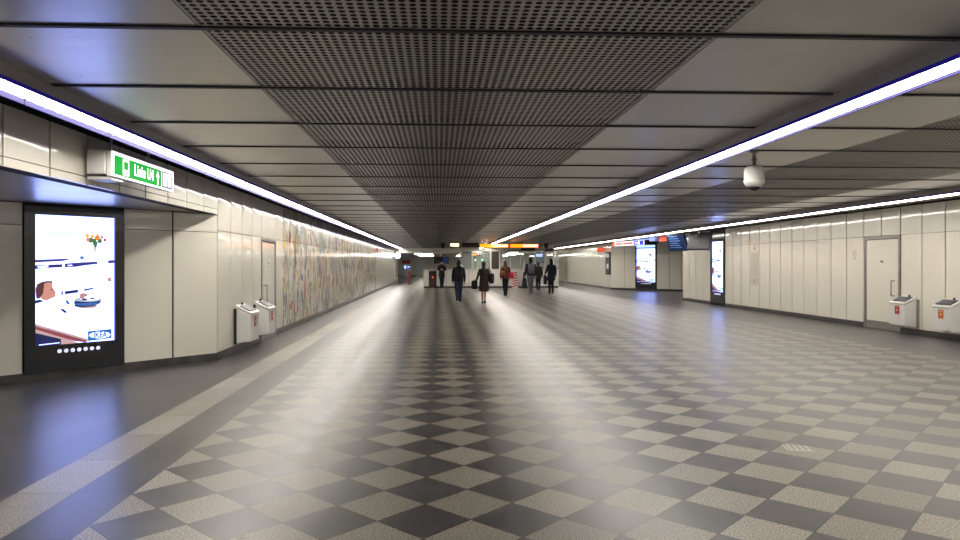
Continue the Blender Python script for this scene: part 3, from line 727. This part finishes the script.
MB().box(px[2]+.035, px[3]-.035, .07, .11, 1.25, 2.42).build('brown_panel', 'brown', t)
MB().box(W-.08, W, .05, .13, 1.25, 2.42).build('window_post', 'steel', t)
b = MB(); b.box(px[0]-.1, W, .2, 4.0, 2.50, 2.58); b.build('roof', 'far', t)
MB().box(px[0], px[1]+.06, 2.4, 2.45, 0, 2.5).box(px[1]+1.0, px[3]+.5, 3.2, 3.25, 0, 2.5).build('rear_partition', mat('rear_partition', (.22, .23, .22), .5), t)
# things inside / on the kiosk
t = thing('information_screen', 'blue glowing screen with white bar behind the right kiosk window', 'screen', (6.42, KY+.5, 1.65))
MB().box(0, .62, 0, .05, 0, .72).build('screen_case', 'e_blue' if False else 'blackmat', t); MB().box(.03, .59, -.004, 0, .03, .69).build('display', 'e_board', t); MB().box(.08, .55, -.008, -.004, .42, .62).build('bright_bar', 'e_cool', t); MB().box(.50, .56, -.011, -.008, .42, .62).build('red_mark', 'e_red', t)
t = thing('ceiling_light', 'white lamp inside the kiosk behind the middle window', 'ceiling light', (5.02, KY+.9, 2.30)); MB().box(-.3, .3, 0, .3, 0, .06).build('diffuser', 'e_far', t); MB().box(-.02, .02, .1, .14, .06, .21).build('stem', 'alu', t)
for x_, lab in ((2.62, 'small round green lamp, left of the two behind the kiosk glass'), (3.12, 'small round green lamp, right of the two behind the kiosk glass')):
    t = thing('green_lamp', lab, 'signal lamp', (x_, KY+4.3, 1.86)); q = MB(); q.ball((0, 0, 0), .07); q.build('lens', 'e_grn2', t); MB().box(-.05, .05, .03, .10, -1.86, -.05).build('stand', 'alu', t)
t = thing('lit_panel', 'small blue white lit panel low on the kiosk front', 'sign', (6.50, KY-.03, .10)); MB().box(-.10, .10, 0, .022, 0, .22).build('casing', 'blackmat', t); MB().box(-.08, .08, -.003, 0, .02, .20).build('display', mat('blue_white_panel', (.3, .4, 1), .4, emit=(.45, .55, 1), es=3), t)
# leaning striped board, dark figure board, left poster
t = thing('warning_board', 'red and white striped board leaning on the kiosk wall', 'board', (5.0, KY-.32, 0))
b = MB(); b.prism([(0, 0), (.045, 0), (.295, 1.08), (.25, 1.08)], -.18, .18, 'x', 0); b.build('board', 'white', t)
b = MB()
for k in range(6):
    z = .06+.17*k; y = z/1.08*.25
    b.add([(-.17, y-.004, z), (.17, y+.019-.004, z+.08), (.17, y+.038-.004, z+.16), (-.17, y+.019-.004, z+.08)], [(0, 1, 2, 3)])
b.build('red_stripes', 'red', t)
t = thing('dark_luggage', 'tall narrow dark wrapped parcel beside the striped board', 'parcel', (5.62, KY-.35, 0))
b = MB(); b.rings([(0, 0, 0, .12, .14), (0, 0, .1, .17, .16), (0, .02, .5, .15, .14), (0.0, .02, .75, .10, .1), (-.02, 0, .95, .08, .08), (-.03, 0, 1.05, .03, .03)]); b.build('wrapped_body', mat('dark_cloth', (.02, .02, .024), .8, bump=.6, nscale=14), t); q = MB(); q.tube([(-.02, .03, .9), (.02, .12, 1.12)], .012); q.build('handle', 'steel', t)
t = thing('poster_stand', 'dark poster stand with red figure and lamp at the left kiosk end', 'poster', (-.42, KY-.12, 0))
MB().box(-.24, .24, 0, .06, .02, 1.12).build('frame', 'blackmat', t, bevel=.01)
b = MB(); b.prism([(-.12, .1), (.14, .1), (.16, .5), (.05, .85), (-.02, .98), (-.10, .8), (-.16, .4)], -.004, -.001, 'y', 0); b.build('red_figure', mat('dark_red_print', (.07, .012, .012), .5), t); MB().box(-.04, .06, -.008, -.004, .66, .76).build('bright_patch', 'e_red', t)
# platform signpost and things on the far left
t = thing('signpost', 'slim red post with blue box on top on the far left', 'signpost', (-2.35, 53.6, 0))
q = MB(); q.tube([(0, 0, .02), (0, 0, 1.15)], .045); q.cyl((0, 0), .16, 0, .03); q.build('post', mat('red_paint', (.5, .05, .03), .4), t); MB().box(-.19, .19, -.08, .08, 1.12, 1.5).build('head_box', mat('blue_paint', (.04, .10, .42), .4), t, bevel=.02)
MB().box(-.1, .1, -.085, -.08, 1.3, 1.44).build('white_label', 'white', t)
t = thing('ticket_machine', 'pale ticket machine with red header against the far wall', 'ticket machine', (-4.35, YF-.35, 0))
MB().box(-.55, .55, 0, .3, 0, 2.1).build('cabinet', 'white', t, bevel=.02); MB().box(-.55, .55, -.01, 0, 1.65, 2.1).build('header', 'red', t); MB().box(-.25, .25, -.01, 0, 1.0, 1.4).build('display', 'e_cool', t)
t = thing('metal_cabinet', 'wide white double cabinet against the far wall beside the ticket machine', 'cabinet', (-2.42, YF-.5, 0))
MB().box(-.65, .65, .03, .45, 0, 2.0).build('body', 'white', t); MB().box(-.63, -.005, 0, .028, .03, 1.97).build('door', 'white', t); MB().box(.005, .63, 0, .028, .03, 1.97).build('door', 'white', t)
t = thing('departure_screen', 'pair of dim blue departure screens hanging in the far hall left', 'screen', (-.1, 60, 1.62))
MB().box(-.35, .95, 0, .1, 0, .6).build('casing', 'blackmat', t); MB().box(-.3, .4, -.004, 0, .05, .55).build('display', 'black', t); MB().box(.45, .90, -.004, 0, .05, .55).build('display', 'e_board', t); q = MB(); q.tube([(.3, .05, .58), (.3, .05, .99)], .03); q.build('ceiling_bracket', 'steel', t)

# ------------------------------------------------------------------ people
SK = mat('skin', (.46, .27, .19), .5); EYE = mat('eye', (.05, .03, .03), .2)
def cloth(n_, c): return mat(n_, c, .8, spec=.25, bump=.3, nscale=25)
def person(label, loc, rot, H, top, legs='trousers', stride=.16, arms=((.06, -.02), (-.05, .02)), hem=.86, ctop='', cleg='', chair=(.03, .02, .015), longhair=0.0, shoe=(.02, .02, .02), girl=False, bend=None, headtilt=0.0, swap=1, hood=False):
    """local frame faces +Y. arms: per side (elbow y, wrist y) or full (elbow, wrist) 3-tuples"""
    s = H/1.75
    t = thing('person', label, 'person', loc, rot, None)
    V = lambda x, y, z: (x*s, y*s, z*s)
    ms = .93 if girl else 1.0
    fr = stride*swap
    hipx = .078 if girl else .088
    # legs: front leg (side a) and rear leg (side b)
    legj = []
    for sd in (-1, 1):
        f = fr*sd
        if f >= 0: J = [(hipx*sd, 0, .90), (hipx*.82*sd, f*.62+.02, .49), (hipx*.6*sd, f, .085)]; toe = (hipx*.7*sd, f+.17, .035); ball = (hipx*.62*sd, f+.11, .04); heel = (hipx*.62*sd, f-.045, .045)
        else: J = [(hipx*sd, 0, .90), (hipx*.82*sd, f*.25+.03, .485), (hipx*.6*sd, f, .13)]; toe = (hipx*.7*sd, f+.155, .032); ball = (hipx*.62*sd, f+.10, .042); heel = (hipx*.62*sd, f-.045, .10)
        legj.append((J, toe, ball, heel))
    armj = []
    for i, sd in enumerate((-1, 1)):
        a = arms[i]
        if hasattr(a[0], '__len__'): E_, W_ = a
        else: E_ = (sd*.235, a[0], 1.15); W_ = (sd*.245, a[0]+a[1]+.06, .90)
        armj.append(((sd*.175*ms, 0, 1.425), E_, W_))
    b = MB(); r = lambda *a: [q*s for q in a]
    tor = [(0, 0, .80, .09, .07), (0, 0, .88, .15, .105), (0, -.01, .96, .158*(1.02 if girl else .97), .11), (0, 0, 1.08, .128*ms, .092), (0, 0, 1.2, .14*ms, .10), (0, 0, 1.33, .165*ms, .108), (0, 0, 1.42, .16*ms, .09), (0, 0, 1.465, .10*ms, .07), (0, .0, 1.50, .055, .058), (0, .012, 1.58, .052, .055)]
    b.rings([tuple(q*s for q in k) for k in tor])
    hy = .015+headtilt
    hz = 1.638-abs(headtilt)*.3
    b.ball(V(0, hy, hz+.015), r(.076, .094, .100)); b.ball(V(0, hy+.03, hz-.055), r(.052, .06, .058))
    b.tube([V(0, hy+.088, hz+.02), V(0, hy+.108, hz-.018)], r(.010, .015), 8); b.ball(V(0, hy+.082, hz-.062), r(.024, .014, .010), 10)
    for sd in (-1, 1): b.ball(V(sd*.078, hy-.005, hz-.005), r(.012, .02, .032), 10)
    for sh, el, wr in armj:
        b.tube([V(*sh), V(*[(p+q)/2 for p, q in zip(sh, el)]), V(*el), V(*[p*.6+q*.4 for p, q in zip(el, wr)]), V(*wr)], r(.052, .046, .038, .038, .027))
        d = (Vector(wr)-Vector(el)).normalized(); sd = -1 if sh[0] < 0 else 1
        side = Vector((0, 1, 0)); side = (side-d*side.dot(d)).normalized(); nn = d.cross(side)*sd
        if nn.x*sd > 0: nn = -nn
        wv = Vector(wr); pm = wv+d*.085
        b.tube([V(*(wv+d*.01)), V(*(wv+d*.05)), V(*pm)], r(.026, .036, .034), 12)
        for k, (o_, L_) in enumerate(((.030, .062), (.010, .072), (-.010, .067), (-.030, .052))):
            p0 = wv+d*.075+side*o_; p1 = p0+d*L_*.5+nn*.006; p2 = p1+d*L_*.35+nn*.020; p3 = p2+d*L_*.15+nn*.022
            b.tube([V(*p0), V(*p1), V(*p2), V(*p3)], r(.010, .0095, .009, .0075), 8)
        p0 = wv+d*.03+side*.022; p1 = p0+side*.028+d*.028+nn*.008; p2 = p1+d*.032+nn*.012+side*.004
        b.tube([V(*p0), V(*p1), V(*p2)], r(.014, .0115, .009), 8)
    for J, toe, bl, heel in legj:
        b.tube([V(*J[0]), V(*[(p+q)/2 for p, q in zip(J[0], J[1])]), V(*J[1]), V(*[p*.65+q*.35 for p, q in zip(J[1], J[2])]), V(*J[2])], r(.082, .072, .052, .053, .036))
        b.tube([V(*heel), V(*bl), V(*toe)], r(.03, .034, .024), 10)
    body = b.build('body', SK, t); remesh(body, .0095, 2)
    for sd in (-1, 1):
        q = MB(); q.ball(V(sd*.032, hy+.086, hz+.012), r(.014, .010, .009), 10); q.build('eye', EYE, t)
    # hair
    q = MB(); q.ball(V(0, hy-.012, hz+.03), r(.088, .100, .104)); q.ball(V(0, hy-.035, hz-.02), r(.080, .075, .085))
    if longhair: q.rings([tuple(k*s for k in (0, hy-.055, hz-longhair, .055, .025)), tuple(k*s for k in (0, hy-.07, hz-longhair*.6, .085, .04)), tuple(k*s for k in (0, hy-.055, hz-.03, .088, .06)), tuple(k*s for k in (0, hy-.03, hz+.04, .07, .06))])
    hr = q.build('hair', cloth('hair', chair), t); remesh(hr, .012, 2)
    # shoes
    for J, toe, bl, heel in legj:
        q = MB(); up_ = Vector((0, 0, .012))
        q.tube([V(*(Vector(heel)+up_*.2)), V(*(Vector(bl)+up_*.2)), V(*toe)], r(.042, .045, .034), 12)
        q.tube([V(*(Vector(heel)+Vector((0, .02, .0)))), V(*(Vector(J[2])+Vector((0, .005, 0))))], r(.042, .046), 12)
        sh_ = q.build('shoe', cloth('shoe', shoe), t); remesh(sh_, .011, 1)
        zmin = min(v.co.z for v in sh_.data.vertices)
        for v in sh_.data.vertices: v.co.z = max(v.co.z, .0) 
    # lower garment
    q = MB()
    if legs == 'trousers':
        q.rings([tuple(k*s for k in z) for z in [(0, 0, .80, .10, .09), (0, -.005, .86, .172, .122), (0, -.01, .95, .175, .126), (0, 0, 1.02, .155, .112)]])
        for J, toe, bl, heel in legj:
            an = Vector(J[2])+Vector((0, -.005, .0))
            q.tube([V(*J[0]), V(*[(p+q_)/2 for p, q_ in zip(J[0], J[1])]), V(*J[1]), V(*[p*.6+q_*.4 for p, q_ in zip(J[1], an)]), V(*an)], r(.100, .090, .072, .068, .058))
        g = q.build('trousers', cloth('trousers', cleg), t); remesh(g, .013, 3)
    else:
        q.rings([tuple(k*s for k in z) for z in [(0, 0, .52, .20, .17), (0, 0, .56, .205, .175), (0, 0, .75, .19, .15), (0, -.01, .95, .168, .124), (0, 0, 1.04, .142, .108)]], 28)
        g = q.build('skirt', cloth('skirt', cleg), t); remesh(g, .013, 3)
    # jacket / coat
    q = MB(); wmul = 1.0
    rr = [(0, 0, 1.485, .075, .075), (0, 0, 1.455, .13*ms, .095), (0, 0, 1.40, .192*ms, .122), (0, 0, 1.30, .195*ms, .135), (0, 0, 1.15, .178*ms, .128), (0, -.005, 1.0, .185, .135), (0, -.008, .92, .19, .14)]
    if hem < .86: rr += [(0, 0, .75, .21, .165), (0, 0, hem, .225, .19)]
    else: rr += [(0, 0, hem, .192, .14)]
    q.rings([tuple(k*s for k in z) for z in rr[::-1]], 28)
    for sh, el, wr in armj:
        q.tube([V(sh[0]*.95, sh[1], sh[2]-.01), V(*[(p+q_)/2 for p, q_ in zip(sh, el)]), V(*el), V(*[p*.6+q_*.4 for p, q_ in zip(el, wr)]), V(*[p*.08+q_*.92 for p, q_ in zip(el, wr)])], r(.075, .068, .058, .052, .042))
    q.tube([V(0, 0, 1.47), V(0, .005, 1.53)], r(.078, .070), 16)
    if hood: q.ball(V(0, -.075, 1.49), r(.10, .06, .06))
    g = q.build(top, cloth(top, ctop), t); remesh(g, .013, 3)
    return t
def bag(name, label, loc, dim, col, rot=0.0, strap=None, round_=.06, m=None):
    t = thing(name, label, 'bag', loc, rot)
    x, y, z = dim
    q = MB(); q.box(-x/2, x/2, -y/2, y/2, 0, z); o = q.build('bag_body', m or cloth(name, col), t, bevel=round_, seg=4)
    q = MB(); q.box(-x*.36, x*.36, -y/2-.045, -y/2+.03, z*.10, z*.48); q.build('front_pocket', m or cloth(name+'_pocket', tuple(c*.8 for c in col)), o, bevel=.03, seg=3)
    if strap:
        for k in strap: q = MB(); q.tube(k, .014, 8); q.build('strap', cloth('strap', tuple(c*.7 for c in col)), t)
    return t
NV = (.016, .018, .028); BK = (.012, .012, .013)
person('person in black standing at the kiosk counter looking down at a phone', (.18, 44.7, 0), PI, 1.80, 'jacket', stride=.03, ctop=BK, cleg=(.014, .014, .018), hem=.80,
       arms=(((-.235, .02, 1.14), (-.07, .22, 1.16)), ((.235, .02, 1.14), (.07, .24, 1.20))), headtilt=.03, chair=(.015, .012, .01))
t = tag(MB().box(-.035, .035, -.006, .006, -.07, .07).build('mobile_phone', 'blackmat', None, bevel=.004), 'small dark phone held by the person at the kiosk counter', 'phone'); t.location = (.18, 44.39, 1.28); t.rotation_euler.x = .5
person('person in dark jacket and blue jeans walking away with white shoe soles', (.77, 27.1, 0), 0, 1.71, 'jacket', stride=.13, ctop=NV, cleg=(.022, .028, .05), shoe=(.55, .55, .55), hem=.88, arms=((-.04, .0), (.05, .02)), hood=True)
bag('backpack', 'dark backpack on the walking person in jeans', (.77, 27.1-.255, 1.0), (.29, .16, .42), (.017, .017, .02), strap=[[(-.09, .06, .40), (-.10, .16, .43), (-.11, .26, .44)], [(.09, .06, .40), (.10, .16, .43), (.11, .26, .44)]])
person('woman in dark brown coat and skirt walking with bare lower legs', (1.77, 27.2, 0), 0, 1.65, 'coat', legs='skirt', stride=.07, swap=-1, ctop=(.028, .019, .015), cleg=(.05, .022, .014), hem=.62, girl=True, arms=(((-.25, -.02, 1.16), (-.33, .02, .93)), (.0, .0)), shoe=(.03, .04, .07))
bag('shoulder_bag', 'large dark bag at the right hip of the woman in brown coat', (2.09, 27.16, .80), (.16, .34, .40), (.02, .02, .028), rot=0, strap=[[(-.02, .10, .38), (-.10, .04, .60), (-.13, .0, .62)], [(-.02, -.10, .38), (-.10, -.04, .60), (-.13, .0, .62)]])
bag('handbag', 'black folded jacket bundle hanging at the left of the woman in brown', (1.40, 27.22, .58), (.20, .26, .34), (.01, .01, .011), rot=.3, strap=[[(0, .08, .33), (.03, .0, .40), (0, -.08, .33)]])
person('woman with long brown hair, patterned brown top and black leggings', (3.28, 34.0, 0), 0, 1.72, 'top', stride=.10, ctop=(.075, .028, .018), cleg=(.01, .01, .011), hem=.86, girl=True, longhair=.30, chair=(.07, .03, .015), arms=((-.02, .0), (.06, .02)))
bag('handbag', 'bright red bag at the right side of the woman with brown hair', (3.56, 33.9, .88), (.17, .26, .30), (.45, .015, .04), rot=.5, strap=[[(0, .08, .29), (-.03, .04, .46), (-.06, 0, .5)]])
bag('handbag', 'orange brown bag on the back of the woman with brown hair', (3.12, 33.76, 1.0), (.22, .10, .24), (.22, .07, .025), rot=.0, strap=[[(.05, .04, .23), (.12, .08, .36), (.18, .16, .44)]])
person('tall person with grey trousers and a grey backpack seen from behind', (4.72, 35.4, 0), 0, 1.90, 'jacket', stride=.12, ctop=(.014, .018, .028), cleg=(.12, .12, .125), hem=.90, shoe=(.25, .25, .26), arms=((.02, .02), (-.02, .0)))
bag('backpack', 'large grey backpack on the tall person in grey trousers', (4.74, 35.4-.275, 1.08), (.34, .20, .52), (.12, .12, .14), strap=[[(-.10, .08, .49), (-.11, .18, .52), (-.12, .28, .52)], [(.10, .08, .49), (.11, .18, .52), (.12, .28, .52)]])
person('person in dark brown jacket half hidden behind the tall backpacker', (5.86, 40.6, 0), -.2, 1.70, 'jacket', stride=.10, ctop=(.035, .026, .02), cleg=(.012, .013, .02), hem=.84)
person('woman with long dark hair in a dark navy coat at the group right', (5.90, 36.1, 0), .1, 1.84, 'coat', stride=.12, swap=-1, ctop=(.012, .015, .027), cleg=(.01, .01, .012), hem=.68, girl=True, longhair=.34, chair=(.012, .01, .01), arms=(((-.235, .02, 1.16), (-.26, .16, 1.02)), (.02, .0)))
bag('shopping_bag', 'dark bag hanging at the left of the woman in navy coat', (5.60, 36.2, .50), (.16, .34, .48), (.02, .022, .03), strap=[[(0, .1, .47), (0, .0, .56), (0, -.1, .47)]])
